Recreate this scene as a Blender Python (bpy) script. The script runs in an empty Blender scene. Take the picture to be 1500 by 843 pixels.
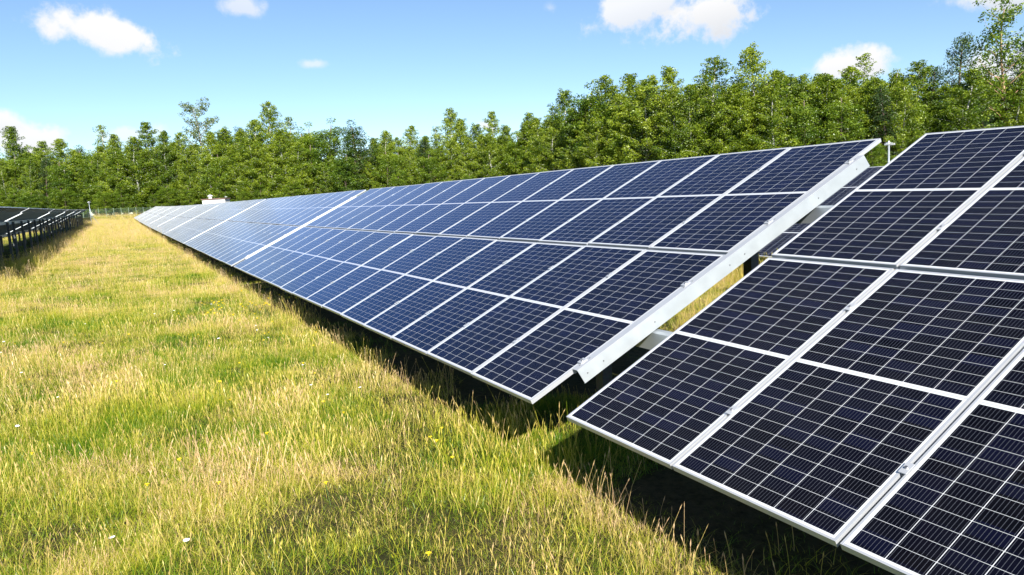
import bpy, bmesh, math, random
import numpy as np
from mathutils import Vector, Matrix
R = math.radians
SC = bpy.context.scene
COL = SC.collection

# ---------------------------------------------------------------- camera
CAM_YAW, CAM_PITCH, CAM_ROLL = 0.47574, 0.1267, 0.05722
CAM_POS = Vector((-2.50, -4.654, 2.102))
FPX = 1099.33                                   # focal length in pixels of a 1500 px wide picture
fw = Vector((math.sin(CAM_YAW)*math.cos(CAM_PITCH), math.cos(CAM_YAW)*math.cos(CAM_PITCH), -math.sin(CAM_PITCH)))
r0 = Vector((math.cos(CAM_YAW), -math.sin(CAM_YAW), 0)); d0 = fw.cross(r0)
cR, sR = math.cos(CAM_ROLL), math.sin(CAM_ROLL)
rt = r0*cR + d0*sR; dn = -r0*sR + d0*cR
cam = bpy.data.cameras.new('camera'); camo = bpy.data.objects.new('camera', cam); COL.objects.link(camo)
cam.sensor_width = 36; cam.lens = FPX/1500*36; cam.clip_end = 6000; cam.clip_start = 0.05
m3 = Matrix((rt, -dn, -fw)).transposed()
camo.matrix_world = Matrix.Translation(CAM_POS) @ m3.to_4x4()
SC.camera = camo

# ---------------------------------------------------------------- sun, sky, exposure
SUN_TRAVEL = Vector((.30, 1.40, -1.0)).normalized()
sun = bpy.data.lights.new('sun', 'SUN'); sun.energy = 5.0; sun.angle = R(.53); sun.color = (1, .955, .87)
suno = bpy.data.objects.new('sun', sun); COL.objects.link(suno)
suno.rotation_euler = SUN_TRAVEL.to_track_quat('-Z', 'Y').to_euler(); suno.location = (-20, -60, 60)
SC.view_settings.view_transform = 'Standard'; SC.view_settings.look = 'None'
SC.view_settings.gamma = 1; SC.view_settings.use_curve_mapping = False
SC.view_settings.exposure = 1.0
W = bpy.data.worlds.new('World'); SC.world = W; W.use_nodes = True
wn = W.node_tree; wn.nodes.clear()
def N(tree, typ, **kw):
    n = tree.nodes.new(typ)
    for k, v in kw.items():
        if k == 'inp':
            for i, x in v.items(): n.inputs[i].default_value = x
        else: setattr(n, k, v)
    return n
def math_n(tree, op, a, b=None, c=None, clamp=False):
    n = tree.nodes.new('ShaderNodeMath'); n.operation = op; n.use_clamp = clamp
    for i, v in enumerate((a, b, c)):
        if v is None: continue
        if isinstance(v, (int, float)): n.inputs[i].default_value = v
        else: tree.links.new(v, n.inputs[i])
    return n.outputs[0]
def mix_n(tree, fac, a, b, blend='MIX'):
    n = tree.nodes.new('ShaderNodeMix'); n.data_type = 'RGBA'; n.blend_type = blend
    for s, v in ((n.inputs[0], fac), (n.inputs[6], a), (n.inputs[7], b)):
        if isinstance(v, (int, float)): s.default_value = v
        elif isinstance(v, tuple): s.default_value = (*v, 1) if len(v) == 3 else v
        else: tree.links.new(v, s)
    return n.outputs[2]
def ramp_n(tree, fac, stops):
    n = tree.nodes.new('ShaderNodeValToRGB'); e = n.color_ramp.elements
    while len(e) < len(stops): e.new(.5)
    for k, (p, c) in zip(e, stops): k.position = p; k.color = (*c, 1)
    tree.links.new(fac, n.inputs[0]); return n.outputs[0]

sky = N(wn, 'ShaderNodeTexSky', sky_type='NISHITA', sun_disc=False, sun_elevation=R(34.9), sun_rotation=R(192), altitude=900,
        air_density=.95, dust_density=.0, ozone_density=2.2)
tc = N(wn, 'ShaderNodeTexCoord'); DIR = tc.outputs['Generated']
def vdot(vec):
    n = N(wn, 'ShaderNodeVectorMath', operation='DOT_PRODUCT'); wn.links.new(DIR, n.inputs[0]); n.inputs[1].default_value = vec
    return n.outputs['Value']
nz = N(wn, 'ShaderNodeTexNoise', inp={'Scale': 16.0, 'Detail': 9.0, 'Roughness': .60}); wn.links.new(DIR, nz.inputs['Vector'])
nz2 = N(wn, 'ShaderNodeTexNoise', inp={'Scale': 42.0, 'Detail': 6.0, 'Roughness': .6}); wn.links.new(DIR, nz2.inputs['Vector'])
# cumulus: direction, half width, half height, tilt, edge raggedness, strength, greyness of its base
CLOUDS = [((.0074,.979,.2035), .072, .030, -14, 1.0, 1.0, .2), ((.1627,.9583,.2371), .026, .017, -8, 1.0, .62, .6),
          ((.6605,.7191,.2020), .078, .040, 8, 1.15, 1.0, .9), ((.5926,.7766,.2150), .085, .026, 10, 1.25, .8, .7),
          ((.7787,.6148,.1252), .060, .021, 4, 1.0, .95, .4), ((-.0726,.9935,.0872), .060, .020, -6, 1.1, .9, .4),
          ((-.1054,.9891,.108), .030, .016, -10, 1.0, .9, .4), ((.2371,.9564,.1706), .024, .008, 0, 1.0, .55, .3),
          ((.8499,.4972,.1793), .055, .020, 0, 1.0, .8, 1.0), ((.5046,.8337,.2244), .018, .012, 0, 1.0, .35, .4),
          ((.8659,.4903,.0989), .060, .036, 0, 1.1, .85, .5), ((.4393,.8942,.0865), .022, .010, 0, 1.0, .8, .2),
          ((.023,.9954,.0934), .045, .014, 0, 1.2, .6, .3), ((-.45,.86,.25), .12, .06, 5, 1.1, .9, .4), ((-.8,.3,.4), .2, .1, 5, 1.1, .9, .4), ((.95,-.1,.3), .15, .08, 5, 1.1, .9, .5)]
dens = None; shade = None
for c, a, b, tilt, rag, stg, gry in CLOUDS:
    c = Vector(c).normalized(); e1 = Vector((c.y, -c.x, 0)).normalized(); e2 = e1.cross(c); 
    if e2.z < 0: e2 = -e2
    t = R(tilt); f1 = e1*math.cos(t)+e2*math.sin(t); f2 = -e1*math.sin(t)+e2*math.cos(t)
    w = vdot(c); wq = math_n(wn, 'MAXIMUM', w, .05)
    u = math_n(wn, 'DIVIDE', math_n(wn, 'DIVIDE', vdot(f1), wq), a)
    v = math_n(wn, 'DIVIDE', math_n(wn, 'DIVIDE', vdot(f2), wq), b)
    rr = math_n(wn, 'SQRT', math_n(wn, 'ADD', math_n(wn, 'MULTIPLY', u, u), math_n(wn, 'MULTIPLY', v, v)))
    q = math_n(wn, 'SUBTRACT', 1.0, rr)                                   # 1 at the middle, 0 on the rim
    nn = math_n(wn, 'ADD', math_n(wn, 'MULTIPLY', math_n(wn, 'SUBTRACT', nz.outputs[0], .5), 2.6*rag),
                math_n(wn, 'MULTIPLY', math_n(wn, 'SUBTRACT', nz2.outputs[0], .5), .9*rag))
    q = math_n(wn, 'ADD', q, nn)
    q = math_n(wn, 'MULTIPLY', math_n(wn, 'SUBTRACT', q, .02), 1.6, clamp=True)
    inside = math_n(wn, 'MULTIPLY', math_n(wn, 'SUBTRACT', 1.9, rr), 2.0, clamp=True)
    front = math_n(wn, 'GREATER_THAN', w, .2)
    q = math_n(wn, 'MULTIPLY', math_n(wn, 'MULTIPLY', q, inside), math_n(wn, 'MULTIPLY', front, stg))
    g_ = math_n(wn, 'MULTIPLY', q, math_n(wn, 'MULTIPLY', math_n(wn, 'SUBTRACT', .35, v), .75*gry, clamp=True))
    dens = q if dens is None else math_n(wn, 'MAXIMUM', dens, q)
    shade = g_ if shade is None else math_n(wn, 'MAXIMUM', shade, g_)
ccol = mix_n(wn, shade, (6.6, 6.6, 6.65), (4.5, 4.75, 5.2))
smooth = N(wn, 'ShaderNodeMapRange', interpolation_type='SMOOTHSTEP'); wn.links.new(dens, smooth.inputs[0])
skyb = mix_n(wn, 1., sky.outputs[0], (.92, .985, 1.03), 'MULTIPLY')
skyc = mix_n(wn, smooth.outputs[0], skyb, ccol)
bg = N(wn, 'ShaderNodeBackground', inp={'Strength': .077}); wn.links.new(skyc, bg.inputs[0])
wo = N(wn, 'ShaderNodeOutputWorld'); wn.links.new(bg.outputs[0], wo.inputs[0])

# ---------------------------------------------------------------- helpers
def ground_z(x, y):
    return float(np.interp(y, [-60, -20, 0, 20, 52, 79, 110, 157, 168, 260, 1500], [-1.0, -.4, 0, 0, .09, .2, .4, .85, 1.6, 2.0, 2.0])) - .02*min(max(x, -15), 30)
def tag(o, label=None, cat=None, group=None, kind=None):
    if label: o['label'] = label
    if cat: o['category'] = cat
    if group: o['group'] = group
    if kind: o['kind'] = kind
    return o
def empty(name, loc=(0, 0, 0), rot=(0, 0, 0)):
    o = bpy.data.objects.new(name, None); o.empty_display_size = .2; COL.objects.link(o)
    o.location = loc; o.rotation_euler = rot; return o
def link(name, me, parent=None, loc=(0, 0, 0), rot=(0, 0, 0)):
    o = bpy.data.objects.new(name, me); COL.objects.link(o); o.location = loc; o.rotation_euler = rot
    if parent: o.parent = parent
    return o
def copy_tree(o, parent=None):
    c = o.copy(); COL.objects.link(c)
    if parent: c.parent = parent
    for ch in o.children: copy_tree(ch, c)
    return c
class MB:
    def __init__(s): s.v = []; s.f = []; s.m = []; s.sm = False
    def quad(s, *p, mat=0):
        i = len(s.v); s.v += [tuple(x) for x in p]; s.f.append(tuple(range(i, i+len(p)))); s.m.append(mat)
    def box(s, x0, x1, y0, y1, z0, z1, mat=0):
        i = len(s.v)
        s.v += [(x0,y0,z0),(x1,y0,z0),(x1,y1,z0),(x0,y1,z0),(x0,y0,z1),(x1,y0,z1),(x1,y1,z1),(x0,y1,z1)]
        for f in ((0,3,2,1),(4,5,6,7),(0,1,5,4),(1,2,6,5),(2,3,7,6),(3,0,4,7)): s.f.append(tuple(i+k for k in f)); s.m.append(mat)
    def profile(s, pts, path0, path1, ax_u, ax_v, thick, mat=0):
        """sheet-metal section: 2D polyline pts, given a thickness, swept from path0 to path1"""
        P = [Vector((p[0], p[1])) for p in pts]; n = len(P); off = []
        for i in range(n):
            t = (P[min(i+1, n-1)]-P[max(i-1, 0)]).normalized(); nn = Vector((-t.y, t.x)); off.append(P[i]+nn*thick)
        ring = P + off[::-1]; i0 = len(s.v); k = len(ring); ax_u = Vector(ax_u); ax_v = Vector(ax_v)
        for pth in (Vector(path0), Vector(path1)):
            for p in ring: s.v.append(tuple(pth + ax_u*p.x + ax_v*p.y))
        for j in range(k): s.f.append((i0+j, i0+(j+1) % k, i0+k+(j+1) % k, i0+k+j)); s.m.append(mat)
        for j in range(n-1):
            a, b, c, d = j, j+1, k-2-j, k-1-j
            s.f.append((i0+a, i0+d, i0+c, i0+b)); s.m.append(mat)
            s.f.append((i0+k+a, i0+k+b, i0+k+c, i0+k+d)); s.m.append(mat)
    def tube(s, pts, rad, seg=6, mat=0, cap=True):
        P = [Vector(p) for p in pts]; rings = []
        for i, p in enumerate(P):
            t = (P[min(i+1, len(P)-1)]-P[max(i-1, 0)]).normalized()
            a = t.orthogonal().normalized() if i == 0 else (a - t*a.dot(t)).normalized()
            b = t.cross(a); r = rad[i] if isinstance(rad, (list, tuple)) else rad; i0 = len(s.v); rings.append(i0)
            for k in range(seg): th = 2*math.pi*k/seg; s.v.append(tuple(p+(a*math.cos(th)+b*math.sin(th))*r))
        for i in range(len(P)-1):
            for k in range(seg):
                s.f.append((rings[i]+k, rings[i]+(k+1) % seg, rings[i+1]+(k+1) % seg, rings[i+1]+k)); s.m.append(mat)
        if cap:
            s.f.append(tuple(rings[0]+k for k in range(seg-1, -1, -1))); s.m.append(mat)
            s.f.append(tuple(rings[-1]+k for k in range(seg))); s.m.append(mat)
    def mesh(s, name, mats, smooth=False):
        me = bpy.data.meshes.new(name); me.from_pydata(s.v, [], s.f)
        for m in (mats if isinstance(mats, (list, tuple)) else [mats]): me.materials.append(m)
        me.polygons.foreach_set('material_index', s.m)
        if smooth: me.polygons.foreach_set('use_smooth', [True]*len(s.f))
        me.update(); return me
def new_mat(name):
    m = bpy.data.materials.new(name); m.use_nodes = True; t = m.node_tree
    b = t.nodes['Principled BSDF']; return m, t, b
def setc(t, b, sock, v):
    if isinstance(v, (int, float)): b.inputs[sock].default_value = v
    elif isinstance(v, tuple): b.inputs[sock].default_value = (*v, 1)
    else: t.links.new(v, b.inputs[sock])
def metal(name, col, rough=.45, metallic=.35, var=.12, scale=6., spangle=0.):
    m, t, b = new_mat(name)
    co = N(t, 'ShaderNodeTexCoord').outputs['Object']
    n = N(t, 'ShaderNodeTexNoise', inp={'Scale': scale, 'Detail': 5.0}); t.links.new(co, n.inputs['Vector'])
    c = ramp_n(t, n.outputs[0], [(.3, tuple(x*(1-var) for x in col)), (.7, col)])
    if spangle:
        vo = N(t, 'ShaderNodeTexVoronoi', inp={'Scale': 60.}); t.links.new(co, vo.inputs['Vector'])
        c = mix_n(t, spangle, c, vo.outputs['Color'], 'SOFT_LIGHT')
    setc(t, b, 'Base Color', c); setc(t, b, 'Metallic', metallic)
    rr = math_n(t, 'ADD', math_n(t, 'MULTIPLY', n.outputs[0], .2), rough-.1); setc(t, b, 'Roughness', rr); return m
M_ALU = metal('anodised_aluminium', (.52, .53, .55), .38, .35, .06, 3.)
M_ZINC = metal('galvanised_steel', (.36, .39, .405), .45, .30, .10, 9., .0)
M_PURL = metal('bright_galvanised_purlin', (.46, .50, .53), .40, .45, .10, 8., .0)
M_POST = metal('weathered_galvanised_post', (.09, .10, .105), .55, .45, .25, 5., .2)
M_BOLT = metal('bolt_steel', (.30, .30, .31), .35, .8)
M_WHITE = metal('white_paint', (.80, .80, .78), .5, 0, .08)

# ---------------------------------------------------------------- photovoltaic module
MW, MH, FR, MG = 1.038, 2.094, .012, .014
PITCH = MW+.020; VGAP = .030
def module_material():
    m, t, b = new_mat('monocrystalline_half_cells')
    uv = N(t, 'ShaderNodeUVMap').outputs[0]; sp = N(t, 'ShaderNodeSeparateXYZ'); t.links.new(uv, sp.inputs[0])
    X, Y = sp.outputs[0], sp.outputs[1]                                    # metres across / along the module, origin in its middle
    cw = (MW-2*FR-2*MG)/6; half = MH/2-FR-MG-.016; ch = half/12
    ay = math_n(t, 'SUBTRACT', math_n(t, 'ABSOLUTE', Y), .016)             # distance from the middle strip
    cx = math_n(t, 'DIVIDE', math_n(t, 'ADD', X, 3*cw), cw); cy = math_n(t, 'DIVIDE', ay, ch)
    fx = math_n(t, 'FRACT', cx); fy = math_n(t, 'FRACT', cy)
    dx = math_n(t, 'MULTIPLY', math_n(t, 'ABSOLUTE', math_n(t, 'SUBTRACT', fx, .5)), cw)
    dy = math_n(t, 'MULTIPLY', math_n(t, 'ABSOLUTE', math_n(t, 'SUBTRACT', fy, .5)), ch)
    incx = math_n(t, 'LESS_THAN', dx, cw/2-.0016); incy = math_n(t, 'LESS_THAN', dy, ch/2-.0009)
    chamf = math_n(t, 'LESS_THAN', math_n(t, 'ADD', dx, dy), cw/2+ch/2-.0045)
    rng = math_n(t, 'MULTIPLY', math_n(t, 'GREATER_THAN', ay, 0.), math_n(t, 'LESS_THAN', ay, half))
    rngx = math_n(t, 'LESS_THAN', math_n(t, 'ABSOLUTE', X), 3*cw)
    cell = math_n(t, 'MULTIPLY', math_n(t, 'MULTIPLY', math_n(t, 'MULTIPLY', incx, incy), chamf), math_n(t, 'MULTIPLY', rng, rngx))
    bb = math_n(t, 'FRACT', math_n(t, 'MULTIPLY', fx, 9.)); bus = math_n(t, 'LESS_THAN', math_n(t, 'ABSOLUTE', math_n(t, 'SUBTRACT', bb, .5)), .040)
    # a few cells are a touch bluer than their neighbours
    cid = N(t, 'ShaderNodeCombineXYZ'); t.links.new(math_n(t, 'FLOOR', cx), cid.inputs[0]); t.links.new(math_n(t, 'FLOOR', math_n(t, 'ADD', math_n(t, 'DIVIDE', Y, ch), 40.)), cid.inputs[1])
    oi = N(t, 'ShaderNodeObjectInfo'); t.links.new(math_n(t, 'MULTIPLY', oi.outputs['Random'], 77.), cid.inputs[2])
    wnz = N(t, 'ShaderNodeTexWhiteNoise'); t.links.new(cid.outputs[0], wnz.inputs[0])
    cellc = ramp_n(t, wnz.outputs[0], [(0, (.0027, .0028, .0042)), (.6, (.0031, .0034, .0072)), (1, (.0038, .0046, .014))])
    tint = ramp_n(t, oi.outputs['Random'], [(0, (.8, .8, .85)), (1, (1.25, 1.2, 1.3))])
    cellc = mix_n(t, 1., cellc, tint, 'MULTIPLY')
    cellc = mix_n(t, bus, cellc, (.085, .09, .11))
    midl = math_n(t, 'LESS_THAN', math_n(t, 'ABSOLUTE', Y), .0025)
    back = mix_n(t, midl, (.58, .59, .60), (.34, .35, .37))
    colr = mix_n(t, cell, back, cellc)
    co = N(t, 'ShaderNodeTexCoord').outputs['Object']
    dn_ = N(t, 'ShaderNodeTexNoise', inp={'Scale': 2.3, 'Detail': 6.0, 'Roughness': .65}); t.links.new(co, dn_.inputs['Vector'])
    dust = math_n(t, 'MULTIPLY', math_n(t, 'SUBTRACT', dn_.outputs[0], .42), .022, clamp=True)
    colr = mix_n(t, dust, colr, (.42, .38, .32))
    vo = N(t, 'ShaderNodeTexVoronoi', inp={'Scale': 3.2}); va = N(t, 'ShaderNodeVectorMath', operation='ADD'); t.links.new(co, va.inputs[0])
    cr_ = N(t, 'ShaderNodeCombineXYZ'); t.links.new(math_n(t, 'MULTIPLY', oi.outputs['Random'], 50.), cr_.inputs[2]); t.links.new(cr_.outputs[0], va.inputs[1]); t.links.new(va.outputs[0], vo.inputs['Vector'])
    sc_ = N(t, 'ShaderNodeSeparateColor'); t.links.new(vo.outputs['Color'], sc_.inputs[0])
    speck = math_n(t, 'MULTIPLY', math_n(t, 'LESS_THAN', vo.outputs['Distance'], math_n(t, 'MULTIPLY', sc_.outputs[1], .035)), math_n(t, 'GREATER_THAN', sc_.outputs[0], .72))
    colr = mix_n(t, math_n(t, 'MULTIPLY', speck, .6), colr, (.55, .54, .50))
    # textured, anti-reflection coated glass: almost no mirror seen steeply, a full one at glancing angles
    lw = N(t, 'ShaderNodeLayerWeight', inp={'Blend': .5})
    fac = math_n(t, 'ADD', math_n(t, 'MULTIPLY', math_n(t, 'POWER', lw.outputs['Facing'], 5.2), .98), .006)
    t.nodes.remove(b); df = N(t, 'ShaderNodeBsdfDiffuse'); gl = N(t, 'ShaderNodeBsdfGlossy')
    # a thin film of dust scatters more the flatter one looks along it
    film = math_n(t, 'MULTIPLY', math_n(t, 'POWER', lw.outputs['Facing'], 17.0), .90); t.links.new(colr, df.inputs[0])
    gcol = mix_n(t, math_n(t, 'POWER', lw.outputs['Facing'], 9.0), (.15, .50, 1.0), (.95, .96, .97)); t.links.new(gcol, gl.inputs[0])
    t.links.new(math_n(t, 'ADD', math_n(t, 'MULTIPLY', dn_.outputs[0], .12), .12), gl.inputs['Roughness'])
    mx = N(t, 'ShaderNodeMixShader'); t.links.new(fac, mx.inputs[0]); t.links.new(df.outputs[0], mx.inputs[1]); t.links.new(gl.outputs[0], mx.inputs[2])
    du = N(t, 'ShaderNodeBsdfDiffuse', inp={'Color': (.56, .565, .56, 1)}); m2 = N(t, 'ShaderNodeMixShader')
    t.links.new(film, m2.inputs[0]); t.links.new(mx.outputs[0], m2.inputs[1]); t.links.new(du.outputs[0], m2.inputs[2])
    t.links.new(m2.outputs[0], t.nodes['Material Output'].inputs[0]); return m
M_CELL = module_material()
def backsheet():
    m, t, b = new_mat('module_back'); co = N(t, 'ShaderNodeTexCoord').outputs['Object']
    n = N(t, 'ShaderNodeTexNoise', inp={'Scale': 3.}); t.links.new(co, n.inputs['Vector'])
    setc(t, b, 'Base Color', ramp_n(t, n.outputs[0], [(.3, (.010, .010, .011)), (.7, (.016, .015, .016))])); setc(t, b, 'Roughness', .4); return m
M_BACK = backsheet()
def module_meshes():
    a = MB(); hw, hh = MW/2, MH/2; T = .035                                 # frame: x up the slope, y along the row, z normal
    a.box(-hh, hh, -hw, -hw+FR, -T, 0); a.box(-hh, hh, hw-FR, hw, -T, 0)
    a.box(-hh, -hh+FR, -hw+FR, hw-FR, -T, -.0004); a.box(hh-FR, hh, -hw+FR, hw-FR, -T, -.0004)
    a.box(-hh+FR, -hh+.03, -hw+FR, hw-FR, -T, -T+.002); a.box(hh-.03, hh-FR, -hw+FR, hw-FR, -T, -T+.002)
    fr = a.mesh('module_frame', M_ALU)
    b = MB(); b.box(-hh+FR, hh-FR, -hw+FR, hw-FR, -.007, -.0022); b.m = [1, 0, 1, 1, 1, 1]
    me = b.mesh('cell_glass', [M_CELL, M_BACK]); uvl = me.uv_layers.new(name='UVMap')
    for lp in me.loops:
        v = me.vertices[lp.vertex_index].co; uvl.data[lp.index].uv = (v.y, v.x)
    j = MB(); 
    for q in (-.28, 0, .28): j.box(-.03, .03, q-.045, q+.045, -.027, -.0075)
    return fr, me, j.mesh('junction_box', M_BOLT)
ME_FR, ME_GL, ME_JB = module_meshes()

TILT = R(25.2); LT = 2*MH+VGAP; NCOL = 15; TLEN = NCOL*PITCH-.02
cT, sT = math.cos(TILT), math.sin(TILT)
def on_plane(u, y, n=0.): return Vector((u*cT - n*sT, y, u*sT + n*cT))      # u metres up the slope, n metres off the glass
AX_U, AX_N = Vector((cT, 0, sT)), Vector((-sT, 0, cT))
rng = random.Random(5)
U_RAIL0, U_RAIL1 = .40, LT-.36
PURL = (1.16, 3.16); POST_Y = (.85, 4.40, 7.93, 11.46, 15.01)

def rail_mesh(end):
    """Z-shaped rail running up the slope; the two end rails reach beyond the modules"""
    b = MB(); s = end if end else 1
    y0 = {-1: 0, 1: 0, 0: 0}[end]
    if end < 0: pts = [(-s*.03, -.037), (s*.010, -.037), (s*.010, .003), (s*.070, .003), (s*.096, -.104), (s*.078, -.110)]
    elif end: pts = [(-.10, -.037), (-.04, -.037), (-.03, -.085), (-.005, -.085)]
    else: pts = [(-.03, -.037), (.03, -.037), (.042, -.085), (.07, -.085)]
    if end < 0:                                                           # folded flange and galvanised web; their difference in brightness is painted in
        b.profile(pts[:4][::-1], AX_U*U_RAIL0, AX_U*U_RAIL1, (0, 1, 0), AX_N, .0028, 1); b.profile(pts[3:][::-1], AX_U*U_RAIL0, AX_U*U_RAIL1, (0, 1, 0), AX_N, .0028)
    else: b.profile(pts, AX_U*U_RAIL0, AX_U*U_RAIL1, (0, 1, 0), AX_N, .0028)
    if end < 0:
        for u in (.46, .62, 1.16, 2.02, 2.2, 3.16, 3.7): c = AX_U*u+AX_N*-.052; b.tube([c+Vector((0, -.082, 0)), c+Vector((0, -.092, 0))], .005, 6, 2)
    return b.mesh('rail', [M_ZINC, M_ALU, M_BOLT])
ME_RAIL = {e: rail_mesh(e) for e in (-1, 0, 1)}
def purlin_mesh():
    b = MB(); y0, y1 = -.37, TLEN+.06
    pts = [(-.03, -.10), (-.06, -.10), (-.052, .035), (-.03, .045), (.03, .045), (.052, .035), (.06, -.10), (.03, -.10)]
    b.profile(pts, (0, y0, 0), (0, y1, 0), (1, 0, 0), (0, 0, 1), .004)
    for k in range(2):                                                    # slots and bolt heads near the ends
        yy = y0+.05 if k == 0 else y1-.05
        for q in (0, .075, .15):
            y = yy + (q if k == 0 else -q)
            b.box(-.008, .008, y-.014, y+.014, .0452, .0462, 1)
        b.tube([(-.060, yy+.05*(1-2*k), -.03), (-.082, yy+.05*(1-2*k), -.03)], .017, 6, 1)
        for q in (.02, .11): b.box(-.0615, -.0595, yy+(q-.01)*(1-2*k), yy+(q+.012)*(1-2*k), -.06, -.045, 1)
    return b.mesh('purlin', [M_PURL, M_BOLT])
ME_PURL = purlin_mesh()
def post_mesh(h):
    b = MB(); pts = [(-.055, .03), (-.055, .045), (.055, .045)]
    pts = [(.052, -.03), (.052, -.048), (-.052, -.048), (-.052, .048), (.052, .048), (.052, .03)]
    b.profile(pts, (0, 0, -.35), (0, 0, h), (0, 1, 0), (1, 0, 0), .004)
    for z in (h-.05, h-.16): b.tube([(-.05, 0, z), (-.066, 0, z)], .014, 6, 1)
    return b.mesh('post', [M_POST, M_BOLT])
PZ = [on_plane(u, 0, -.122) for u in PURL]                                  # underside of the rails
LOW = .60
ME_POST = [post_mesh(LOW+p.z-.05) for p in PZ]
def clamp_mesh():
    b = MB(); b.box(-.035, .035, -.019, .019, .0006, .005); b.tube([(0, 0, .004), (0, 0, .012)], .008, 6, 1); return b.mesh('clamp', [M_ALU, M_BOLT])
ME_CLAMP = clamp_mesh()
def endclamp_mesh():
    b = MB(); b.box(-.03, .03, -.028, .024, .0060, .0105); b.box(-.03, .03, -.028, -.024, .0, .006); b.tube([(0, -.006, .0105), (0, -.006, .020)], .009, 6, 1)
    for q in (-.05, .05): b.tube([(q, -.035, .0045), (q, -.035, .0075)], .006, 6, 1)
    return b.mesh('end_clamp', [M_ALU, M_BOLT])
ME_ECL = endclamp_mesh()

def solar_table(x, y, z, label, group, clamps=0, pitch=0., yaw=0., sag=0.):
    """x, y, z: low corner of the table's near end at glass level"""
    root = empty('solar_table', (x, y, z-LOW), (pitch, 0, yaw)); tag(root, label, 'solar panels', group)
    rot = Matrix((AX_U, (0, 1, 0), AX_N)).transposed().to_euler()
    for i in range(NCOL):
        for k in range(2):
            u = MH/2 + k*(MH+VGAP); yy = i*PITCH+MW/2
            p = on_plane(u+rng.uniform(-.006, .006), yy+rng.uniform(-.002, .002), rng.uniform(-.002, .002)+(.004 if k else -.002)) + Vector((0, 0, LOW))
            r = (rot[0]+rng.gauss(0, .0012), rot[1]+rng.gauss(0, .0016), rot[2]+rng.gauss(0, .0008))
            pn = link('solar_panel', ME_FR, root, p, r); link('cell_glass', ME_GL, pn)
            if group.startswith('tables of the row seen'): link('junction_box', ME_JB, pn)
    for i in range(NCOL+1):
        e = -1 if i == 0 else (1 if i == NCOL else 0)
        yy = i*PITCH - .01 if e == 0 else (0 if e < 0 else TLEN)
        link('rail', ME_RAIL[e], root, (0, yy, LOW))
    for p, me, u in zip(PZ, ME_POST, PURL):
        link('purlin', ME_PURL, root, (p.x, 0, LOW+p.z-.055))
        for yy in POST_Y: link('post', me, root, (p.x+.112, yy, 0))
    for i in range(min(clamps, NCOL) if clamps else 0):
        for k in range(2):
            for q in (.24, .77):
                u = k*(MH+VGAP)+q*MH
                if i == 0: link('end_clamp', ME_ECL, root, on_plane(u, .0, .002)+Vector((0, 0, LOW)), rot)
                else: link('clamp', ME_CLAMP, root, on_plane(u, i*PITCH-.01, .004)+Vector((0, 0, LOW)), rot)
    return root

# ---------------------------------------------------------------- ground
def ground_material():
    m, t, b = new_mat('meadow_soil'); g = N(t, 'ShaderNodeNewGeometry').outputs['Position']
    n1 = N(t, 'ShaderNodeTexNoise', inp={'Scale': .55, 'Detail': 4.0}); t.links.new(g, n1.inputs['Vector'])
    n2 = N(t, 'ShaderNodeTexNoise', inp={'Scale': 14., 'Detail': 8.0, 'Roughness': .75}); t.links.new(g, n2.inputs['Vector'])
    c1 = ramp_n(t, n1.outputs[0], [(.35, (.045, .05, .015)), (.5, (.075, .065, .026)), (.65, (.10, .08, .04))])
    c2 = ramp_n(t, n2.outputs[0], [(.3, (.3, .3, .22)), (.55, (.95, .95, .9)), (.75, (1.3, 1.25, 1.1))])
    setc(t, b, 'Base Color', mix_n(t, 1., c1, c2, 'MULTIPLY')); setc(t, b, 'Roughness', 1.); setc(t, b, 'Specular IOR Level', .1)
    bp = N(t, 'ShaderNodeBump', inp={'Strength': .8, 'Distance': .08}); t.links.new(n2.outputs[0], bp.inputs['Height']); t.links.new(bp.outputs[0], b.inputs['Normal'])
    return m
def axis(stops):
    out = []
    for a, b, st in stops: out += list(np.arange(a, b, st))
    return out+[stops[-1][1]]
gx = axis([(-2500, -300, 220), (-300, -40, 20), (-40, -15, 2.5), (-15, 30, 1.0), (30, 150, 8), (150, 300, 30), (300, 2500, 220)])
gy = axis([(-2500, -300, 220), (-300, -60, 30), (-60, -20, 4), (-20, 60, 1.), (60, 180, 2), (180, 300, 10), (300, 2500, 220)])
rr_ = np.random.RandomState(3)
V = [(x, y, ground_z(x, y) + (rr_.uniform(-.025, .025) if -15 < x < 30 and -20 < y < 180 else 0)) for y in gy for x in gx]
nx = len(gx); F = [(j*nx+i, j*nx+i+1, (j+1)*nx+i+1, (j+1)*nx+i) for j in range(len(gy)-1) for i in range(nx-1)]
gm = bpy.data.meshes.new('ground'); gm.from_pydata(V, [], F); gm.materials.append(ground_material()); gm.polygons.foreach_set('use_smooth', [True]*len(F))
tag(link('ground', gm), kind='structure')

# ---------------------------------------------------------------- solar rows
ORD = ['', 'first', 'second', 'third', 'fourth', 'fifth', 'sixth', 'seventh', 'eighth', 'ninth', 'tenth', 'eleventh', 'twelfth', 'thirteenth', 'fourteenth',
       'fifteenth', 'sixteenth', 'seventeenth', 'eighteenth', 'nineteenth', 'twentieth', 'twenty-first', 'twenty-second']
GAPY = TLEN+.47
t1 = solar_table(0, -.47, .60, 'nearest table of near-black solar panels, cropped by the right edge', 'tables of the long sunlit row', clamps=15)
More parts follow.
